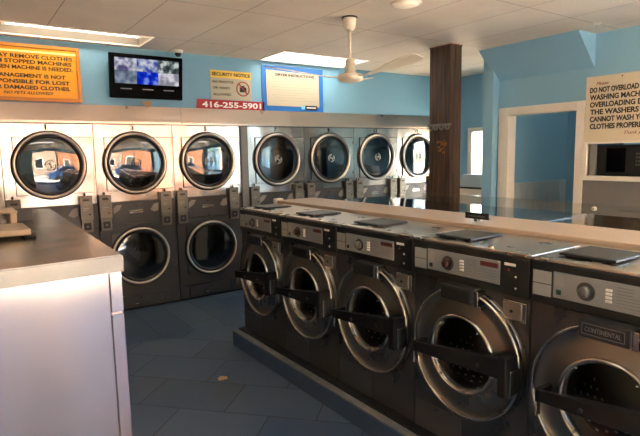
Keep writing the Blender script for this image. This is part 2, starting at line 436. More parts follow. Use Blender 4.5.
# grey lower wall and framed hatch
struct('trim_2', MB().box(XD - .012, XD, -4.45, DY0 - .09, 0, 1.31), GREYWALL)
hf = MB()
hf.box(XD - .03, XD + .12, HY0, HY1 + .045, HZ0 - .045, HZ0, .004).box(XD - .03, XD + .12, HY1, HY1 + .045, HZ0, HZ1 + .02, .004).box(XD - .03, XD + .12, HY0 - .04, HY0, HZ0 - .045, HZ1 + .02, .004).box(XD - .03, XD + .12, HY0, HY1, HZ1, HZ1 + .02)
struct('window_2', hf, CREAM)
mw = thing('microwave_oven', 'black fronted oven with a keypad sitting in the framed wall hatch', 'appliance', (XD + .05, -3.2, HZ0), 0)
MB().box(.0, .36, -.45, .335, .001, .30, .006).build('casing', BLACKP, mw)
kp = MB()
for r in range(4):
    for c in range(3): kp.box(-.004, .001, -.045 - c * .022, -.032 - c * .022, .10 + r * .035, .12 + r * .035)
kp.build('keypad', KNOBG, mw)
MB().box(-.003, .001, .06, .24, .04, .27).build('door_window', TVB, mw)
MB().box(XD + .03, XD + .06, HY1 - .06, HY1, HZ0 + .001, HZ1, 0).build('side_panel', GREYS, None, None)
sp = bpy.data.objects['side_panel']; tag(sp, 'pale grey panel beside the black oven in the wall hatch', 'panel'); sp.name = 'filler_panel'
nb = thing('wall_lock', 'small white round lock on the grey lower wall beside the doorway', 'lock', (XD - .0125, -2.9, 1.02), 0)
MB().lathe([(0, -.03), (.018, -.03), (.022, -.02), (.022, 0), (0, 0)], 0, 0, 0, 'x', 20).build('lock_body', WHITE, nb)
MB().cyl(0, 0, 0, .007, -.032, -.029, 'x', 12).build('keyhole', GASKET, nb)

# storefront behind the camera
sf = MB()
sf.box(LEFT, 5.7, FRONT - .1, FRONT, 2.5, CZ).box(LEFT, 5.7, FRONT - .1, FRONT, 0, .06).box(3.9, 5.7, FRONT - .1, FRONT, .06, 2.5).box(LEFT, -.62, FRONT - .1, FRONT, .06, 2.5)  # solid left pier added out of view to darken the counter's reflection
struct('wall_front', sf, BLUED)
mu = MB()
for x in (-.60, 1.0, 2.4, 3.88): mu.box(x - .025, x + .025, FRONT - .07, FRONT - .02, .06, 2.5)
mu.box(-.62, 3.9, FRONT - .07, FRONT - .02, .06, .11).box(-.62, 3.9, FRONT - .07, FRONT - .02, 2.45, 2.5)
struct('window_3', mu, GREYD)
MB().box(-.62, 3.9, FRONT - .05, FRONT - .045, .1, 2.45).build('window_pane', PANE, bpy.data.objects['window_3'])

# street outside (reflected in the dryer doors and the steel)
struct('ground_sidewalk', MB().box(-30, 40, -11, FRONT - .12, -.1, -.02), WALKM).name = 'floor_sidewalk'
struct('ground_street', MB().box(-30, 40, -20, -11, -.2, -.14), ASPH).name = 'floor_street'
struct('floor_yard', MB().box(5.72, 24, -20, 8, -.1, -.06), WALKM)
def facade(name, label, x0, x1, h, m, wm):
    b = thing(name, label, 'building', ((x0 + x1) / 2, -20, 0))
    w = (x1 - x0) / 2
    MB().box(-w, w, -6, 0, -.2, h).build('wall', m, b)
    for k in range(int(w * 2 / 3)):
        xx = -w + 1 + k * 3
        for z in (.9, 4.2):
            f = MB().box(xx, xx + 1.4, 0, .05, z, z + 1.5).build('window_frame', WHITE, b)
            MB().box(xx + .08, xx + 1.32, .05, .06, z + .08, z + 1.42).build('pane', CARG, f)
    return b
facade('street_building', 'pale sunlit building across the street seen in the first dryer door', -16, 3.2, 7, FACADEW, None)
facade('street_building', 'brown timber shop front across the street seen in the second dryer door', 3.3, 9, 5, FACADEB, None)
facade('street_building', 'brick building across the street at the right', 9.1, 22, 8, BRICK, None)
car = thing('parked_car', 'blue car parked at the kerb outside, mirrored in dryer one', 'car', (3.0, -11.3, -.10), 0)
MB().prism([(-2.2, .3), (2.2, .3), (2.25, .75), (1.5, .92), (.9, .98), (.35, 1.42), (-1.1, 1.45), (-1.75, 1.0), (-2.2, .9)], -.85, .85, 'y').build('car_body', CARP, car)
MB().prism([(.80, 1.0), (.33, 1.36), (-1.08, 1.38), (-1.6, 1.0)], .851, .86, 'y').build('side_window', CARG, car)
for x in (-1.4, 1.4):
    MB().cyl(x, 0, .32, .32, .70, .88, 'y', 24).build('wheel', GASKET, car)

# ------------------------------------------------------------------ dryers
GC = (.395, 1.555); GL = (.392, .578)
def door_assembly(root, cx, cz, logo_rot, upper, dark_emblem=False):
    R = .315 if upper else .305
    d = MB().box(cx - .06, .776, -.013, -.001, cz - .28 if upper else cz - .27, cz + .255 if upper else cz + .27, .004)
    bm = d
    # door plate with hole instead of a full slab
    MB().holed(cx - R + .014, .782, cz - .281, cz + .268, cx, cz, .258, -.005, -.0005).build('door_gap', GASKET, root)
    bm = MB().holed(cx - R + .02, .776, cz - .275, cz + .262, cx, cz, .255, -.016, -.002)
    door = bm.build('door', STEEL if upper else GREYP, root)
    d.bm.free()
    MB().lathe([(R + .011, -.002), (R + .013, -.020), (R + .006, -.028), (R - .002, -.032), (R - .004, -.018), (R - .004, -.002)], cx, 0, cz, 'y', 72).build('outer_seal', GASKET, door)
    MB().lathe([(R, -.010), (R, -.036), (R - .006, -.044), (R - .014, -.046), (R - .022, -.042), (R - .027, -.032), (R - .028, -.010)], cx, 0, cz, 'y', 72).build('door_ring', RING if upper else RING, door)
    MB().lathe([(R - .028, -.012), (R - .029, -.034), (R - .04, -.037), (R - .058, -.022), (R - .058, .02)], cx, 0, cz, 'y', 72).build('gasket', GASKET, door)
    MB().lathe([(0, -.034), (.10, -.033), (.20, -.029), (R - .056, -.022)], cx, 0, cz, 'y', 64).build('glass', DGLASS, door)
    if logo_rot is not None:
        lg = MB(); r = .045
        for s in (0, 1):
            a0 = logo_rot + s * PI + .35; pts = [(cx + r * math.cos(a0 + t * (PI - .7) / 10), -.040, cz + r * math.sin(a0 + t * (PI - .7) / 10)) for t in range(11)]
            lg.tube(pts, .0045, 6)
        c, q = math.cos(logo_rot), math.sin(logo_rot)
        def P(a, b): return (cx + a * c - b * q, -.040, cz + a * q + b * c)
        lg.tube([P(0, -.022), P(0, .022)], .005, 6); lg.tube([P(-.024, .022), P(.024, .022)], .003, 6); lg.tube([P(-.024, -.022), P(.024, -.022)], .003, 6)
        lg.build('emblem', GASKET if cx < 0 or dark_emblem else mat('emblem_silver', srgb(210, 208, 202), .5), door)
    for z in (cz + .20, cz - .20):
        MB().box(.770, .783, -.024, -.002, z - .02, z + .02, .002).build('hinge', CHROME if upper else GREYD, door)
    return door

DARKIN = mat('dryer_inside', srgb(40, 38, 36), .6)
def drum(root, cx, cz):
    b = MB()
    b.lathe([(.272, .0), (.30, .02), (.345, .05), (.345, .62), (.30, .66), (0, .66)], cx, 0, cz, 'y', 48)
    for k in range(3):
        a = k * 2 * PI / 3 + .4
        c, s = math.cos(a), math.sin(a); t = Vector((-s, 0, c)); r = Vector((c, 0, s)); C0 = Vector((cx, 0, cz))
        def q(rr, tt, y): v = C0 + r * rr + t * tt; return (v.x, y, v.z)
        b.hull([q(.344, -.03, .08), q(.344, .03, .08), q(.28, .01, .08), q(.28, -.01, .08)], [q(.344, -.03, .6), q(.344, .03, .6), q(.28, .01, .6), q(.28, -.01, .6)])
    return b.build('drum', DRUM, root)

def dryer_body():
    # shared pieces of the stack
    root = thing('stacked_dryer', '', 'dryer', (0, 0, 0), 0, 'stacked tumble dryers along the back wall')
    e = .004
    MB().box(e, .02, .012, .88, .02, 1.95).box(.78, .8 - e, .012, .88, .02, 1.95).box(e, .8 - e, .86, .88, .02, 1.95).box(e, .8 - e, .012, .88, 1.93, 1.95).box(e, .8 - e, .012, .88, .02, .04).build('cabinet', GREYP, root)
    MB().holed(e, .8 - e, 1.165, 1.95, GC[0], GC[1], .272, 0, .012).build('upper_front_panel', STEEL, root)
    MB().holed(e, .8 - e, .165, .925, GL[0], GL[1], .272, 0, .012).build('lower_front_panel', GREYP, root)
    band = MB().box(e, .8 - e, -.006, .012, .93, 1.16, .003).build('lint_drawer', GREYP, root)
    hd = MB().box(.30, .44, -.014, -.006, 1.035, 1.052, .003).box(.30, .44, -.012, -.006, 1.062, 1.069).build('handle', CHROME, band)
    MB().cyl(.372, 0, 1.112, .011, -.012, -.006, 'y', 16).build('lock', GASKET, band)
    MB().prism([(.145, 1.04), (.20, 1.075), (.235, 1.13), (.18, 1.13), (.145, 1.10)], -.0075, -.006, 'y').build('sticker', GREYS, band)
    MB().prism([(.605, 1.13), (.56, 1.12), (.52, 1.06), (.56, 1.035), (.605, 1.05)], -.0075, -.006, 'y').build('sticker', GREYS, band)
    kick = MB().box(.115, .615, -.004, .012, .03, .160, .003).build('kick_panel', GREYP, root)
    MB().box(.28, .44, -.010, -.004, .060, .072, .002).build('handle', CHROME, kick)
    MB().cyl(.37, 0, .125, .010, -.009, -.004, 'y', 14).build('lock', GASKET, kick)
    MB().box(e, .110, -.002, .012, .03, .160, .002).build('corner_cover', GREYD, root)
    MB().box(.62, .8 - e, -.002, .012, .03, .160, .002).build('corner_cover', GREYD, root)
    MB().box(e, .8 - e, .03, .06, .0, .03).build('toe_strip', GASKET, root)
    for x in (.003, .622):
        w = .118
        c = MB().box(x, x + w, -.055, -.001, 1.005, 1.245, .006).box(x + .006, x + w - .006, -.045, -.001, .882, 1.002, .004).build('coin_box', COIN, root)
        MB().box(x + .03, x + w - .03, -.0565, -.054, 1.195, 1.215).build('coin_slot', GASKET, c)
        MB().box(x + .03, x + w - .035, -.0562, -.054, 1.118, 1.124).box(x + .03, x + w - .06, -.0562, -.054, 1.10, 1.106).box(x + .045, x + w - .045, -.0562, -.054, 1.155, 1.158).build('instruction_print', STICK, c)
        MB().cyl(x + .085, 0, 1.06, .009, -.062, -.054, 'y', 14).build('key_lock', GASKET, c)
        MB().box(x + .025, x + w - .025, -.047, -.044, .905, .975).build('display_window', GASKET, c)
        MB().cyl(x + .06, 0, .94, .012, -.050, -.046, 'y', 14).build('start_button', mat('button_blue_grey', srgb(90, 96, 112), .4), c)
        MB().lathe([(0, .03), (.007, .028), (.009, .015), (.006, 0), (0, 0)], x + .058, -.025, 1.245, 'z', 12).build('knob', GASKET, c)
    for x in (.16, .64):
        pass
    drum(root, *GC); drum(root, *GL)
    return root

specs = [('1', -.8, PI * .15, 'stacked stainless dryer numbered 1 under the orange sign'),
         ('3', 0., PI / 2, 'stacked stainless dryer numbered 3 below the mounted monitor'),
         ('5', .8, PI / 2, 'stacked stainless dryer numbered 5 below the red phone banner'),
         ('7', X7, PI * .3, 'stacked stainless dryer numbered 7 below the blue framed poster, right of the grey post'),
         ('9', X7 + .8, PI * .35, 'stacked stainless dryer numbered 9 between dryers 7 and 11'),
         ('11', X7 + 1.6, PI * .6, 'stacked stainless dryer numbered 11, second from the wooden pillar'),
         ('13', X7 + 2.4, PI / 2, 'stacked stainless dryer numbered 13 half hidden by the wooden pillar')]
base = dryer_body()
for i, (num, x, rot, lab) in enumerate(specs):
    r = base if i == 0 else copy_tree(base)
    r.location = (x, 0, 0); r['label'] = lab
    specs[i] = (num, x, rot, lab, r)
for num, x, rot, lab, r in specs:
    door_assembly(r, GC[0], GC[1], rot, True, num in ('1', '3'))
    door_assembly(r, GL[0], GL[1], None, False)
    w = (.016 if num == '1' else .036) if len(num) == 1 else .055
    L = [(num, .382 - w / 2, .382 + w / 2, 1.892, 1.940)]
    lettering('number', L, TXT, r, lambda a, z, d: Vector((a, -d, z)), .045)
    if num == '5': lettering('lower_number', [('6', .366, .398, .945 - .008, .975 - .004)], TXT, r, lambda a, z, d: Vector((a, -.006 - d, z)), .02)

tag(MB().box(-1.1, -.804, .0, .02, 0, 1.95).build('filler_panel', STEEL), 'steel filler panel left of dryer 1 at the image edge', 'panel')
tag(MB().box(1.604, 1.696, -.02, .1, 0, 1.952, .006).build('divider_post', mat('post_grey', srgb(122, 122, 120), .5, .2)), 'grey vertical post between dryers 5 and 7', 'post')
fz = MB()
for a, b in ((-1.1, .9), (.9, 2.3), (2.3, 3.7), (3.7, XF - .004)):
    fz.prism([(-.035, 1.956), (-.035, 1.975), (-.012, 2.138), (.002, 2.138), (.002, 1.956)], a + .002, b - .002, 'x')
ff = tag(fz.build('dryer_fascia', FASCIA), 'long stainless fascia strip running above all the dryers', 'fascia')
MB().box(-1.1, XF - .01, -.034, -.024, 1.947, 1.957).build('shadow_gap', GASKET, ff)

# ------------------------------------------------------------------ washers (row facing the aisle)
PZ = .137; WW = .6811; XW = .7955; YW = -1.6104
DC = (.352, .522)   # door centre, local
def make_washer(polished=False, full=True):
    root = thing('front_load_washer', '', 'washing machine', (0, 0, 0), 0, None)
    e = .003; w = WW - e
    H = 1.041
    MB().box(e, .02, .012, .43, 0, H - .015).box(w - .02, w, .012, .43, 0, H - .015).box(e, w, .41, .43, 0, H - .015).box(e, w, .012, .43, 0, .02).build('cabinet', CHAR, root)
    MB().holed(e, w, 0, .852, DC[0], DC[1], .20, 0, .012).build('front_panel', CHAR, root)
    MB().box(e - .001, w + .001, -.004, .432, H - .014, H, .003).build('top_panel', MIRTOP if polished else TOPSTEEL, root)
    con = MB().box(e, w, -.014, .012, .852, H - .014, .005).build('console', BLACKP, root)
    if full:
        cp = MB().box(.105, .535, -.0175, -.013, .890, .996, .002).build('control_plate', SILVER, con)
    Y = -.0175
    return root, con

def washer_details(root, con, knob_mat, green=False, brand=False):
    cp = [c for c in COL.objects if c.parent == con and c.name.startswith('control_plate')][0]
    kn = (.238, .940)
    # level three: everything on the console sits directly under it
    MB().cyl(kn[0], 0, kn[1], .036, -.0185, -.0172, 'y', 28).build('dial_scale', mat('dial_scale_grey', srgb(60, 58, 54), .5), con)
    MB().lathe([(0, -.045), (.017, -.045), (.021, -.040), (.022, -.018), (0, -.018)], kn[0], 0, kn[1], 'y', 28).build('dial', knob_mat, con)
    for z in (.957, .943, .929, .915):
        MB().box(.314, .336, -.024, -.017, z - .008 + .01, z + .001 + .01, .001).build('button', WHITEB, con)
    MB().box(.430, .524, -.0185, -.017, .962, .984).build('display', REDD, con)
    MB().box(.112, .150, -.0185, -.017, .938, .985).build('switch_plate', STICK, con)
    MB().box(.120, .140, -.0205, -.017, .905, .925, .001).build('switch', GREENL if green else GASKET, con)
    pr = MB()
    for z in (.978, .966, .954): pr.box(.352, .41, -.0182, -.0173, z, z + .004)
    for z in (.945, .933, .921, .909): pr.box(.352, .515, -.0182, -.0173, z, z + .0025)
    pr.build('printed_legend', mat('legend_grey', srgb(110, 110, 106), .5), con)
    for z0, z1 in ((.938, .990), (.886, .935)):
        MB().box(.014, .096, -.0155, -.0135, z0, z1, .001).box(.022, .088, -.0162, -.015, z1 - .018, z1 - .012).box(.022, .070, -.0162, -.015, z0 + .012, z0 + .017).build('sticker', STICK, con)
    MB().box(.556, .612, -.0165, -.0135, .984, .996, .001).build('coin_slot_plate', WHITEB, con)
    MB().cyl(.578, 0, .965, .005, -.017, -.0135, 'y', 12).build('indicator_lamp', REDL, con)
    for z in (.938, .888): MB().lathe([(0, -.021), (.006, -.020), (.008, -.0135), (0, -.0135)], .615, 0, z, 'y', 14).build('screw', CHROME, con)
    # brand block over the door
    b = MB().box(.245, .430, -.075, -.001, .782, .852, .004).build('latch_housing', BRAND, root)
    MB().box(.256, .419, -.0775, -.074, .794, .842, .002).build('name_plate', BLACKP, b)
    if brand: frame4(.260, .415, .797, .839, .0025, -.0785, -.0772).build('plate_border', MATS.get('plate_print') or mat('plate_print', srgb(96, 98, 102), .5), b)
    if brand: lettering('lettering', [('CONTINENTAL', .272, .403, .809, .827)], mat('plate_print', srgb(96, 98, 102), .5), b, lambda a, z, d: Vector((a, -.0775 - d, z)), .01)
    MB().box(.43, .452, -.06, -.001, .775, .845, .003).build('latch_bracket', CHROME, b)
    # coin box
    c = MB().box(.552, .668, -.014, -.001, .742, .832, .003).build('coin_box', CHROME, root)
    MB().box(.556, .648, -.020, -.013, .752, .824, .003).build('coin_door', mat('coin_plate', (.42, .38, .32, 1), .35, 1), c)
    MB().cyl(.602, 0, .788, .007, -.026, -.019, 'y', 12).build('keyhole', GASKET, c)
    # kick panel
    k = MB().box(.006, .32, -.004, 0, .004, .164, .0015).build('access_panel', CHAR2, root)
    MB().cyl(.16, 0, .150, .006, -.009, -.003, 'y', 12).build('lock', CHROME, k)
    MB().box(.003, WW - .003, -.062, .03, -.0055, .009).build('base_gasket', GASKET, root)
    # door
    cx, cz = DC
    d = MB().lathe([(.322, -.002), (.322, -.012), (.316, -.020)], cx, 0, cz, 'y', 80).lathe([(.300, -.040), (.290, -.030), (.245, -.038), (.205, -.050), (.190, -.052)], cx, 0, cz, 'y', 80).build('door', DKCHROME, root)
    MB().lathe([(.316, -.002), (.317, -.040), (.313, -.048), (.307, -.049), (.302, -.044), (.299, -.030)], cx, 0, cz, 'y', 80).build('outer_ring', CHROME, d)
    MB().lathe([(.194, -.048), (.192, -.060), (.187, -.065), (.180, -.064), (.172, -.050), (.165, -.02), (.160, .02)], cx, 0, cz, 'y', 64).build('inner_ring', CHROME, d)
    MB().lathe([(0, -.012), (.08, -.014), (.150, -.024), (.164, -.030)], cx, 0, cz, 'y', 48).build('glass', WGLASS, d)
    for a in (.9, 2.3, 4.0, 5.5):
        MB().lathe([(0, -.060), (.004, -.059), (.005, -.05), (0, -.05)], cx + .170 * math.cos(a), -.01, cz + .170 * math.sin(a), 'y', 10).build('bolt', CHROME, d)
    # locking bar across the door
    bar = MB()
    bar.hull([(.128, -.112, .490), (.128, -.130, .490), (.128, -.130, .536), (.128, -.112, .536)],
             [(.655, -.085, .520), (.655, -.136, .520), (.655, -.136, .608), (.655, -.085, .608)])
    bar.box(.618, .660, -.136, -.050, .440, .616, .006)
    bo = bar.build('locking_bar', BARP, root)
    MB().box(.655, .672, -.115, -.045, .45, .56, .004).build('latch_handle', CHROME, bo)
    MB().box(.112, .132, -.132, -.030, .486, .540, .004).build('hinge_bracket', BARP, bo)
    MB().box(.106, .114, -.120, -.09, .42, .500, .003).build('hinge_pin', CHROME, bo)
    for x, z in ((.30, .523), (.52, .545)):
        MB().cyl(x, 0, z, .009, -.143, -.130, 'y', 12).build('bolt', GASKET, bo)
    # drum with perforations (rows of small dimples)
    dr = MB(); dr.lathe([(.20, .0), (.235, .02), (.235, .34), (0, .36)], cx, 0, cz, 'y', 48)
    dr.mi = 1
    for r_ in range(7):
        for k_ in range(15):
            a = PI * 1.08 + k_ * (PI * .84) / 14 + (r_ % 2) * .1; y = .06 + r_ * .04
            R0 = .233; c_, s_ = math.cos(a), math.sin(a); t = Vector((-s_, 0, c_)); P0 = Vector((cx + R0 * c_, y, cz + R0 * s_))
            q = [P0 + t * .006 + Vector((0, -.006, 0)), P0 + t * .006 + Vector((0, .006, 0)), P0 - t * .006 + Vector((0, .006, 0)), P0 - t * .006 + Vector((0, -.006, 0))]
            f = dr.bm.faces.new([dr.bm.verts.new(v) for v in q]); f.material_index = 1
    dr.build('drum', [mat('washer_drum', (.10, .098, .09, 1), .4, .9), mat('drum_dimple', (.8, .78, .72, 1), .35, .6)], root)

def soap_lid(root):
    l = MB().box(.07, .30, .075, .320, 1.046, 1.056, .003).build('soap_lid', BLACKP, root)
    MB().box(.08, .29, .085, .31, 1.0560, 1.0575).build('lid_label', mat('lid_steel', (.07, .065, .055, 1), .45, .4, .15, 25), l)
    MB().box(.09, .28, .09, .30, 1.0405, 1.047).build('lid_neck', GASKET, l)
    MB().cyl(.45, .03, 1.041, .012, 0, .006, 'z', 14).build('vent_cap', CHROME, root)

wlab = ['black front loading washer at the far end of the row beside the dryers',
        'black front loading washer second from the far end of the row',
        'black front loading washer in the middle of the row of five',
        'black front loading washer with a red brown dial, second from the camera',
        'black front loading washer nearest the camera with a green switch and name plate']
knobs = [KNOBG, KNOBR, KNOBG, KNOBR, KNOBG]
protoW = None
variants = {}
for i in range(5):
    key = (knobs[i].name, i == 4)
    if key in variants:
        r = copy_tree(variants[key])
    else:
        r, con = make_washer(); washer_details(r, con, knobs[i], i == 4, i == 4); soap_lid(r); variants[key] = r
    r.location = (XW, YW - i * WW, PZ); r.rotation_euler = (0, 0, -PI / 2)
    r['label'] = wlab[i]; r['group'] = 'front loading washers along the aisle'

# second row, backs against the partition, polished tops in view
r2 = None
l2 = ['washer behind the cream ledge, polished top nearest the dryers', 'washer behind the cream ledge, polished top beside the wooden pillar',
      'washer behind the cream ledge, polished top in front of the doorway', 'washer behind the cream ledge, polished top mirroring the right jamb',
      'washer behind the cream ledge, polished top under the grey wall']
ylo = [-1.62 - .72, -2.34 - .72, -3.06 - .72, -3.78 - .72, -4.5 - .72]
for i in range(5):
    if i == 0:
        r2 = thing('hard_mount_washer', '', 'washing machine')
        w = .716; d = .68
        MB().box(.003, w, 0, d, 0, 1.025, .004).build('cabinet', CHAR, r2)
        MB().box(.001, w + .002, -.004, d, 1.025, 1.041, .003).build('top_panel', MIRTOP, r2)
        MB().box(.003, w, -.014, 0, .85, 1.02, .004).build('console', BLACKP, r2)
        dd = MB().lathe([(.31, 0), (.31, -.04), (.29, -.05), (.20, -.04), (.17, -.05), (.16, -.02), (0, -.015)], .36, 0, .52, 'y', 48).build('door', DKCHROME, r2)
        MB().box(.1, .65, -.14, -.10, .48, .58, .005).build('locking_bar', BARP, r2)
        r = r2
    else: r = copy_tree(r2)
    r.location = (2.33, ylo[i], PZ); r.rotation_euler = (0, 0, PI / 2)
    r['label'] = l2[i]; r['group'] = 'washers behind the cream ledge'

tag(MB().box(.68, 1.235, -6.2, -1.60, 0, .122, .004).build('washer_plinth', PLINTH), 'blue painted raised plinth under the aisle washers', 'plinth')
pl = bpy.data.objects['washer_plinth']
MB().box(.682, 1.235, -6.2, -1.602, .122, .131).build('worn_top', TOPEDGE, pl)
tag(MB().box(1.646, 2.36, -5.3, -1.458, 0, .131, .004).build('washer_plinth', PLINTH), 'concealed blue plinth under the washers behind the ledge', 'plinth')
# partition between the rows and its cap
pw = tag(MB().box(1.25, 1.635, -6.2, -1.39, 0, 1.148).build('divider_wall', CREAM), 'low wall between the two washer rows carrying the cream ledge', 'low wall')
cp = thing('cream_ledge', 'long cream ledge running between the two rows of washers', 'ledge', (1.44, -1.46, 1.18))
MB().box(-.203, .205, -4.74, 0, -.031, .022, .005).build('ledge_board', CAPM, cp)
MB().box(-.197, -.19, -4.74, -.01, -.003, .0005).build('shadow_gap', GASKET, cp)
tag(MB().box(1.235, 1.31, -1.455, -1.395, 1.15, 1.215, .006).build('end_block', WHITE), 'small white block at the far end of the cream ledge', 'block')
lt = thing('ledge_plaque', 'small black plaque standing on the cream ledge', 'plaque', (1.36, -3.60, 1.203), 0)
MB().box(-.006, .006, -.085, .085, .012, .05, .002).build('plate', BLACKP, lt)
MB().box(-.015, .015, -.012, .012, 0, .014).build('foot', KNOBG, lt)
MB().box(-.0068, -.0058, -.06, .06, .026, .032).build('print', KNOBG, lt)
ac = thing('acrylic_guard', 'low clear acrylic guard standing along the edge of the polished washer tops', 'guard', (2.30, -3.2, 1.179), 0)
MB().box(-.003, .003, -.95, .95, .0, .075).build('acrylic_sheet', ACRYL, ac)

# ------------------------------------------------------------------ stainless island at the left
isl = thing('stainless_island', 'large stainless steel folding counter in the left foreground', 'counter', (-1.3, -2.1, 0), 0)
def IP(x, y): return (x + 1.3, y + 2.1)
top = [IP(-.612, -3.376), IP(-.548, -.90), IP(-.72, -.78), IP(-2.1, -.86), IP(-2.1, -3.452)]
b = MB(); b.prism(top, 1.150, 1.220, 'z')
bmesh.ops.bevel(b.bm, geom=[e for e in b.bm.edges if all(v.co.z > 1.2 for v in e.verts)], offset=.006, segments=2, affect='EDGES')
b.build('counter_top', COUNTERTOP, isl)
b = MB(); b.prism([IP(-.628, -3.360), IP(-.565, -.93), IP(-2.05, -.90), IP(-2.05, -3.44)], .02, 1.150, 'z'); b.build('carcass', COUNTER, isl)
b = MB(); b.hull([(*IP(-.676, -3.372), .03), (*IP(-.676, -3.360), .03), (*IP(-2.05, -3.438), .03), (*IP(-2.05, -3.452), .03)],
                 [(*IP(-.676, -3.372), 1.14), (*IP(-.676, -3.360), 1.14), (*IP(-2.05, -3.438), 1.14), (*IP(-2.05, -3.452), 1.14)])
b.build('end_panel', COUNTER, isl)
for z0, z1 in ((.03, .972), (.980, 1.148)):
    MB().prism([IP(-.668, -3.374), IP(-.622, -3.371), IP(-.622, -3.33), IP(-.668, -3.33)], z0, z1, 'z').build('corner_strip', COUNTER, isl)
# raised hood and bar on the counter
hb = thing('folding_hood', 'low stainless hood with a bright open front standing on the counter far left', 'hood', (-1.25, -1.95, 1.22), 0)
MB().box(-.55, .385, -.02, .30, .075, .088, .003).build('hood_top', HOODM, hb)
MB().box(.345, .380, -.015, .29, .001, .075, .003).build('hood_side', HOODM, hb)
MB().box(.392, .49, .22, .24, .001, .085, .003).build('end_panel', GREYP, hb)
MB().box(.378, .396, .222, .238, .001, .06).build('panel_bracket', GREYP, hb)
MB().box(-.55, .345, .20, .28, .001, .074).build('hood_back', COUNTER, hb)
rb = thing('steel_bar', 'stainless bar with a black end cap lying on the counter top', 'bar', (-1.25, -2.48, 1.22), .02)
MB().box(-.6, .385, -.13, .20, .016, .048, .005).build('bar_body', HOODM, rb)
MB().box(.355, .41, -.11, .02, .0, .028, .004).build('end_cap', GASKET, rb)
MB().box(-.6, -.54, -.11, .18, 0, .016).build('rear_foot', GASKET, rb)

# ------------------------------------------------------------------ pillar
pi = thing('wooden_pillar', 'dark brown wooden pillar rising to the ceiling behind the washers', 'pillar', (3.245, -1.66, 0))
MB().box(-.080, .085, -.137, .146, 0, CZ - .002, .003).build('pillar_core', WOOD, pi)
b = MB()
for (y0, y1) in ((-.137, -.075), (-.070, .045), (.050, .095), (.100, .146)): b.box(-.088, -.080, y0, y1, .0, CZ - .004, .002)
b.build('side_boards', WOOD, pi)
b = MB()
for (x0, x1) in ((-.086, -.02), (-.015, .085)): b.box(x0, x1, -.143, -.137, 0, CZ - .004, .002)
b.build('front_boards', WOOD, pi)
MB().box(-.093, .09, -.148, .15, CZ - .012, CZ - .001).build('rusty_collar', RUST, pi)
b = MB()
random.seed(3)
for k in range(26):
    y, z = random.uniform(-.10, .03), random.uniform(1.60, 1.73); s = random.uniform(.006, .02)
    b.box(-.0895, -.0878, y - s, y + s, z - s * .5, z + s * .5)
b.build('sticker_residue', GOLD, pi)
hk = thing('hook_rail', 'grey metal rail of hooks screwed to the wooden pillar', 'hooks', (3.150, -1.66, 1.875))
MB().box(-.003, .006, -.165, .165, .008, .034, .002).build('rail', mat('pale_metal', srgb(120, 118, 112), .4, .4), hk)
for y in (-.10, -.02, .06, .125):
    MB().tube([(0, y, .018), (-.014, y, -.006), (-.020, y - .018, -.030), (-.016, y - .040, -.028), (-.010, y - .046, .006)], .009, 8).build('hook', MATS['pale_metal'], hk)

# pale cabinet in the window bay
cb2 = thing('utility_sink', 'pale grey cabinet with sloped side standing under the bright side window', 'cabinet', (4.42, -1.2, 0))
MB().prism([(-.25, 0), (.27, 0), (.27, 1.13), (-.25, 1.13)], -.14, .22, 'x').build('body', WHITE, cb2)
MB().prism([(.27, 1.15), (.16, 1.31), (-.25, 1.31), (-.25, 1.15)], -.14, .22, 'x').build('hood', mat('pale_blue_enamel', srgb(190, 204, 208), .5), cb2)
MB().box(-.145, .22, -.25, .275, 1.128, 1.152).build('gap_strip', GREYP, cb2)

# ------------------------------------------------------------------ ceiling things
def troffer(i, h, label, tubes):
    x0, x1, y0, y1 = h
    t = thing('ceiling_light', label, 'ceiling light', ((x0 + x1) / 2, (y0 + y1) / 2, CZ), 0, 'recessed ceiling lights')
    w, d = (x1 - x0) / 2, (y1 - y0) / 2
    hz = .13
    b = MB()
    b.hull([(-w, -d, 0), (w, -d, 0), (w, d, 0), (-w, d, 0)], [(-w + .02, -d + .1, hz), (w - .02, -d + .1, hz), (w - .02, d - .1, hz), (-w + .02, d - .1, hz)])
    # open downwards: remove the bottom face
    low = [f for f in b.bm.faces if all(v.co.z < .001 for v in f.verts)]
    bmesh.ops.delete(b.bm, geom=low, context='FACES')
    b.build('reflector', mat('reflector_enamel', srgb(170, 158, 140), .5), t)
    b = MB(); q = .012
    b.box(-w - .012, w + .012, -d - .012, -d, -q, 0).box(-w - .012, w + .012, d, d + .012, -q, 0).box(-w - .012, -w, -d, d, -q, 0).box(w, w + .012, -d, d, -q, 0)
    b.build('frame', CREAM, t)
    if tubes:
        for y in (-.06, .06):
            MB().cyl(0, y, .055, .016, -w + .06, w - .06, 'x', 12, True).build('tube', TUBE, t)
            for q0 in (-w + .03, w - .06): MB().box(q0, q0 + .03, y - .015, y + .015, .035, .10).build('tube_socket', FANM, t)
    else:
        MB().box(-w + .002, w - .002, -d + .002, d - .002, .004, .010).build('diffuser', LAMP, t)
troffer(0, L_HOLES[0], 'open ceiling light with bare tubes above the orange sign', True)
troffer(1, L_HOLES[1], 'bright flat ceiling light above the blue framed poster, left of the fan', False)
troffer(2, L_HOLES[2], 'unseen ceiling light added over the aisle near the camera', False)  # this and the next three lie out of view, added to light the room
troffer(3, L_HOLES[3], 'unseen ceiling light added over the ledge near the camera', False)
troffer(4, L_HOLES[4], 'unseen ceiling light added near the shop window, left', False)
troffer(5, L_HOLES[5], 'unseen ceiling light added near the shop window, right', False)

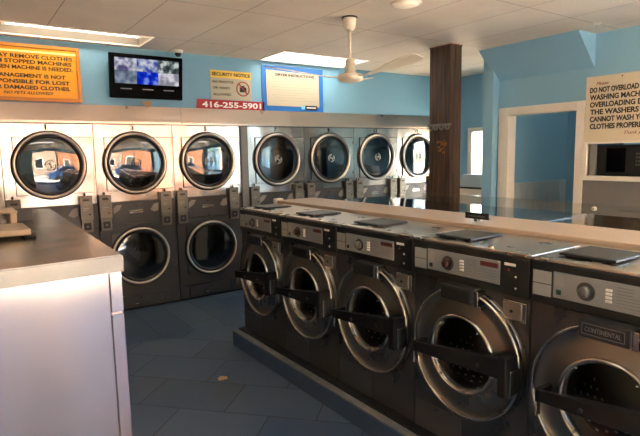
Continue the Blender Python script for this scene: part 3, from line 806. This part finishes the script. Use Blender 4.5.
fan = thing('ceiling_fan', 'cream ceiling fan on a long rod, blades still', 'fan', (1.60, -2.10, CZ))
MB().lathe([(0, 0), (.055, 0), (.055, -.03), (.045, -.09), (.022, -.115), (0, -.115)], 0, 0, 0, 'z', 32).build('canopy', FANM, fan)
MB().cyl(0, 0, 0, .062, -.012, -.001, 'z', 28).build('ceiling_ring', GASKET, fan)
MB().cyl(0, 0, 0, .011, -.345, -.11, 'z', 14, True).build('rod', FANM, fan)
MB().lathe([(0, -.335), (.032, -.335), (.042, -.345), (.044, -.438), (.052, -.440), (.052, -.452), (0, -.452)], 0, 0, 0, 'z', 28).build('coupling', FANM, fan)
mo = MB().lathe([(0, -.452), (.08, -.455), (.104, -.462), (.108, -.482), (.104, -.500), (.085, -.514), (.055, -.520), (0, -.522)], 0, 0, 0, 'z', 40).build('motor', FANM, fan)
def blade(ang, tilt):
    b = MB(); N = 8; T = Matrix.Rotation(ang, 4, 'Z'); prev = None
    top = []; bot = []
    prof = [(.20, .02), (.28, .026), (.36, .036), (.42, .062), (.52, .076), (.62, .078), (.68, .068), (.70, .045)]
    L = []
    for x, hw in prof:
        for s in (-1, 1):
            z = -.478 + (x - .2) * .14 + s * hw * math.sin(tilt)
            y = s * hw * math.cos(tilt)
            L.append((T @ Vector((x, y, z + .003)), T @ Vector((x, y, z - .003))))
    V = [(b.bm.verts.new(a), b.bm.verts.new(c)) for a, c in L]
    n = len(prof)
    for k in range(n - 1):
        a, c, d, e = V[2 * k], V[2 * k + 1], V[2 * k + 3], V[2 * k + 2]
        b.bm.faces.new((a[0], c[0], d[0], e[0])); b.bm.faces.new((a[1], e[1], d[1], c[1]))
        b.bm.faces.new((a[0], e[0], e[1], a[1])); b.bm.faces.new((c[0], c[1], d[1], d[0]))
    b.bm.faces.new((V[0][0], V[0][1], V[1][1], V[1][0])); b.bm.faces.new((V[-1][0], V[-1][1], V[-2][1], V[-2][0]))
    o = b.build('blade', FANM, fan)
    a0 = T @ Vector((.09, -.016, 0)); 
    c = MB(); 
    P = lambda x, y, z: tuple(T @ Vector((x, y, z)))
    c.hull([P(.09, -.018, -.484), P(.22, -.02, -.482), P(.22, .02, -.482), P(.09, .018, -.484)], [P(.09, -.018, -.478), P(.22, -.02, -.476), P(.22, .02, -.476), P(.09, .018, -.478)])
    c.build('bracket', FANM, o)
for a in (-1.42, .674, 2.768): blade(a, -.16)

dm = thing('ceiling_lamp', 'round white dome lamp on the ceiling at the top edge', 'lamp', (1.72, -2.63, CZ))
MB().lathe([(0, -.03), (.06, -.026), (.095, -.012), (.10, 0), (0, 0)], 0, 0, 0, 'z', 36).build('dome', mat('lit_dome', srgb(255, 240, 214), .4, emit=(1, .85, .65, 1), estr=.05), dm)
MB().lathe([(.10, -.010), (.115, -.006), (.118, 0), (.1, 0)], 0, 0, 0, 'z', 36).build('rim', CREAM, dm)
sd = thing('smoke_detector', 'small round detector on the ceiling at the upper right', 'detector', (3.65, -3.05, CZ))
MB().lathe([(0, -.022), (.018, -.020), (.03, -.008), (.032, 0), (0, 0)], 0, 0, 0, 'z', 24).build('housing', WHITE, sd)
MB().cyl(0, 0, 0, .006, -.025, -.021, 'z', 10).build('sensor', GASKET, sd)

# ------------------------------------------------------------------ signs on the back wall
BF = lambda yy: (lambda a, z, d: Vector((a, yy - d, z)))
os_ = thing('orange_sign', 'large orange sign about stopped machines and damaged clothes, upper left', 'sign', (.012, 0, 2.145))
MB().box(-1.62, -.12, -.075, -.001, .003, .50).build('backing', ORFRAME, os_)
frame4(-1.64, -.105, .001, .505, .028, -.10, -.001).build('frame', ORFRAME, os_)
MB().box(-1.60, -.125, -.082, -.075, .035, .475).build('panel', ORANGE, os_)
MB().box(-1.61, -.125, -.090, -.076, .430, .448, .003).build('painted_lit_edge', YEL, os_)  # pale strip paints the light caught along the sign's top edge
f = lambda a, z, d: Vector((a, -.082 - d, z - 2.14))
T1 = [('WE MAY REMOVE CLOTHES', -.165, .77, 2.549 - .012), ('FROM STOPPED MACHINES', -.175, .72, 2.500 - .01), ('WHEN MACHINE IS NEEDED.', -.168, .68, 2.449 - .01),
      ('MANAGEMENT IS NOT', -.236, .58, 2.372 - .005), ('RESPONSIBLE FOR LOST', -.202, .68, 2.318 - .004), ('OR DAMAGED CLOTHES.', -.2, .64, 2.261)]
lettering('lettering', [(t, x1 - w, x1, z - .018, z + .018) for t, x1, w, z in T1], TXTBR, os_, f, .035)
lettering('lettering', [('NO PETS ALLOWED!', -.35 - .40, -.35, 2.20, 2.226)], TXTBR, os_, f, .02, .3)

tv = thing('monitor', 'black flat monitor showing six camera views on the blue wall', 'monitor', (.53, -.12, 2.42))
tv.rotation_euler = (.14, 0, 0)
MB().box(-.365, .365, -.03, .03, -.215, .215, .008).build('casing', TVB, tv)
MB().box(-.10, .10, .02, .09, -.08, .08).build('wall_bracket', BLACKP, tv)
sc = []
cw, chh = .213, .122
cols = [((.12, .10, .25, 1), (.35, .35, .5, 1), (.85, .85, .95, 1)), ((.05, .10, .5, 1), (.4, .45, .7, 1), (.9, .9, 1, 1)), ((.04, .05, .06, 1), (.15, .2, .2, 1), (.8, .85, .8, 1)),
        ((.12, .16, .22, 1), (.22, .28, .38, 1), (.35, .42, .55, 1)), ((.005, .02, .5, 1), (.01, .06, .9, 1), (.25, .35, 1, 1)), ((.35, .34, .42, 1), (.65, .62, .72, 1), (.95, .92, 1, 1))]
for k in range(6):
    r, c = divmod(k, 3)
    x0 = -.322 + c * (cw + .002); z1 = .175 - r * (chh + .002)
    MB().box(x0, x0 + cw, -.0315, -.0303, z1 - chh, z1).build('camera_view', screen_mat('view', *cols[k], .17, 16, k * 3.1), tv)
b = MB()
for c in range(3): b.box(-.27 + c * .215, -.16 + c * .215, -.0312, -.0302, -.125, -.117)
b.build('caption_bars', mat('caption_grey', srgb(170, 170, 175), .5), tv)
MB().prism([(-.045, -.24), (.055, -.24), (.045, -.27), (.015, -.305), (-.01, -.29), (-.035, -.27)], .025, .034, 'y').build('tape_tab', TAPE, tv)
cam_d = thing('dome_camera', 'small white dome camera above the right corner of the monitor', 'camera', (.87, -.12, CZ))
MB().lathe([(0, 0), (.05, 0), (.05, -.018), (.04, -.03), (0, -.03)], 0, 0, 0, 'z', 24).build('base', WHITE, cam_d)
MB().lathe([(.034, -.03), (.034, -.045), (.022, -.064), (0, -.07)], 0, 0, 0, 'z', 24).build('dome', GASKET, cam_d)

def SX(name, label, cat='sign'): return thing(name, label, cat, (0, 0, 0))
sn = SX('security_notice', 'white and yellow security notice with a red no-camera symbol', 'poster')
MB().box(1.268, 1.775, -.008, -.001, 2.245, 2.568).build('sheet', PAPER, sn)
MB().box(1.270, 1.773, -.009, -.0075, 2.485, 2.566).build('yellow_header', YELH, sn)
lettering('heading', [('SECURITY NOTICE', 1.285, 1.76, 2.507, 2.545)], TXT, sn, BF(-.009), .03)
lettering('lettering', [('NO PHOTOS', 1.29, 1.545, 2.428, 2.455), ('OR VIDEO', 1.29, 1.50, 2.362, 2.388), ('ALLOWED', 1.29, 1.51, 2.290, 2.316)], TXT, sn, BF(-.008), .025)
MB().lathe([(.085, -.001), (.085, -.004), (.073, -.004), (.073, -.001)], 1.665, -.008, 2.375, 'y', 40).hull([(1.61, -.0085, 2.425), (1.62, -.0085, 2.435), (1.72, -.0085, 2.325), (1.71, -.0085, 2.315)], [(1.61, -.0115, 2.425), (1.62, -.0115, 2.435), (1.72, -.0115, 2.325), (1.71, -.0115, 2.315)]).build('prohibition_ring', TXTRED, sn)
MB().box(1.625, 1.708, -.0105, -.0085, 2.338, 2.392).box(1.645, 1.685, -.0105, -.0085, 2.392, 2.41).build('camera_symbol', TXT, sn)
bn = SX('phone_banner', 'red banner with the white phone number 416-255-5901', 'banner')
MB().hull([(1.09, -.010, 2.135), (1.93, -.010, 2.128), (1.945, -.010, 2.236), (1.10, -.010, 2.243)], [(1.09, -.001, 2.135), (1.93, -.001, 2.128), (1.945, -.001, 2.236), (1.10, -.001, 2.243)]).build('sheet', BANR, bn)
lettering('lettering', [('416-255-5901', 1.155, 1.895, 2.153, 2.220)], TXTW, bn, BF(-.010), .03)
dp = SX('instruction_poster', 'cream dryer instructions poster in a bright blue frame', 'poster')
MB().box(1.915, 2.80, -.010, -.001, 2.142, 2.672).build('blue_board', BLUEF, dp)
MB().hull([(1.975, -.016, 2.20), (2.735, -.016, 2.20), (2.73, -.016, 2.60), (1.97, -.016, 2.62)], [(1.975, -.010, 2.20), (2.735, -.010, 2.20), (2.73, -.010, 2.60), (1.97, -.010, 2.62)]).build('sheet', PAPER, dp)
lettering('heading', [('DRYER INSTRUCTIONS', 2.10, 2.66, 2.555, 2.587)], TXT, dp, BF(-.016), .03)
b = MB()
random.seed(5)
for k in range(9):
    z = 2.52 - k * .032; x0 = 2.05 + (k % 3) * .03
    b.box(x0, x0 + random.uniform(.35, .58), -.0168, -.0155, z, z + .006)
b.build('printed_lines', FAINT, dp)
MB().box(2.52, 2.70, -.0175, -.0155, 2.165, 2.215).build('black_label', TXT, dp)
MB().box(2.54, 2.68, -.0182, -.017, 2.183, 2.197).build('label_print', TXTW, dp)
MB().box(2.46, 2.515, -.0175, -.0155, 2.170, 2.21).build('light_blue_tab', LBLUE, dp)

# sign on the right wall (faces -x): reading direction runs along -y
ws = thing('washing_machine_sign', 'cream sign with black lettering about overloading washing machines, right edge', 'sign', (XD, -2.765, 1.67))
MB().box(-.02, -.001, -1.02, .0, .008, .64, .004).build('board', SIGNC, ws)
fw = lambda a, z, d: Vector((-.02 - d, -a, z - 1.67))
k = .0700; z0 = 2.180
L = [('DO NOT OVERLOAD', .04, .49), ('WASHING MACHINES', .042, .62), ('OVERLOADING DAMAGES', .045, .76), ('THE WASHERS', .05, .50), ('CANNOT WASH YOUR', .05, .63), ('CLOTHES PROPERLY', .052, .57)]
lettering('lettering', [(t, a, b_, z0 - i * k - .027, z0 - i * k + .025) for i, (t, a, b_) in enumerate(L)], TXT, ws, fw, .035)
lettering('red_script', [('Please', .10, .215, 2.225, 2.255), ('Thank you', .38, .58, 1.735, 1.775)], TXTRED, ws, fw, .0, .35)
MB().cyl(0, -.34, .615, .006, -.024, -.019, 'x', 12).build('nail', GASKET, ws)

# small debris on the floor
lf = tag(MB().prism([(-.035, -.02), (.03, -.025), (.038, .01), (.0, .042), (-.03, .018)], 0.001, .006, 'z').build('floor_scrap', TAPE), 'small tan scrap lying on the blue floor', 'scrap'); lf.location = (.32, -2.18, 0)

# ------------------------------------------------------------------ light
w = bpy.data.worlds.new('World'); scene.world = w; w.use_nodes = True
nt = w.node_tree; bg = nt.nodes['Background']
sky = nt.nodes.new('ShaderNodeTexSky'); sky.sky_type = 'NISHITA'; sky.sun_disc = False; sky.sun_elevation = math.radians(38); sky.sun_rotation = math.radians(0)
nt.links.new(sky.outputs[0], bg.inputs[0]); bg.inputs[1].default_value = 1.0
sun = bpy.data.lights.new('sun', 'SUN'); sun.energy = 34; sun.color = (1, .88, .74); sun.angle = math.radians(.6)
so = bpy.data.objects.new('sun', sun); COL.objects.link(so)
# sun stands beyond the dryers' side and lights the far side of the street
so.rotation_euler = Vector((.15, -1, -1.9)).to_track_quat('-Z', 'Y').to_euler()

bl = bpy.data.lights.new('back_room_fill', 'POINT'); bl.energy = 2.5; bl.shadow_soft_size = .06; bl.color = (1, .93, .85)  # unseen fill light added to brighten the room beyond the doorway
bo = bpy.data.objects.new('back_room_fill', bl); COL.objects.link(bo); bo.location = (4.75, -3.3, 2.55)
# ------------------------------------------------------------------ camera
yaw, pitch, roll, fpx = .6057, .1231, -.0193, 522.29
fwd = Vector((math.sin(yaw) * math.cos(pitch), math.cos(yaw) * math.cos(pitch), -math.sin(pitch)))
rt = Vector((math.cos(yaw), -math.sin(yaw), 0)); up = rt.cross(fwd)
c, s = math.cos(roll), math.sin(roll)
r2_, u2_ = c * rt + s * up, -s * rt + c * up
cam = bpy.data.cameras.new('camera'); co = bpy.data.objects.new('camera', cam); COL.objects.link(co)
M = Matrix((r2_, u2_, -fwd)).transposed().to_4x4(); M.translation = Vector((-1.1507, -5.5916, 1.6189)); co.matrix_world = M
cam.sensor_fit = 'HORIZONTAL'; cam.sensor_width = 36; cam.lens = fpx / 640 * 36; cam.clip_start = .05; cam.clip_end = 200
scene.camera = co

scene.view_settings.view_transform = 'Standard'; scene.view_settings.look = 'None'; scene.view_settings.gamma = 1
scene.view_settings.use_curve_mapping = False; scene.view_settings.exposure = 2.0
cy = scene.cycles
cy.use_denoising = True; cy.max_bounces = 10; cy.glossy_bounces = 6; cy.diffuse_bounces = 5; cy.transparent_max_bounces = 12; cy.sample_clamp_indirect = 6
cy.caustics_reflective = True
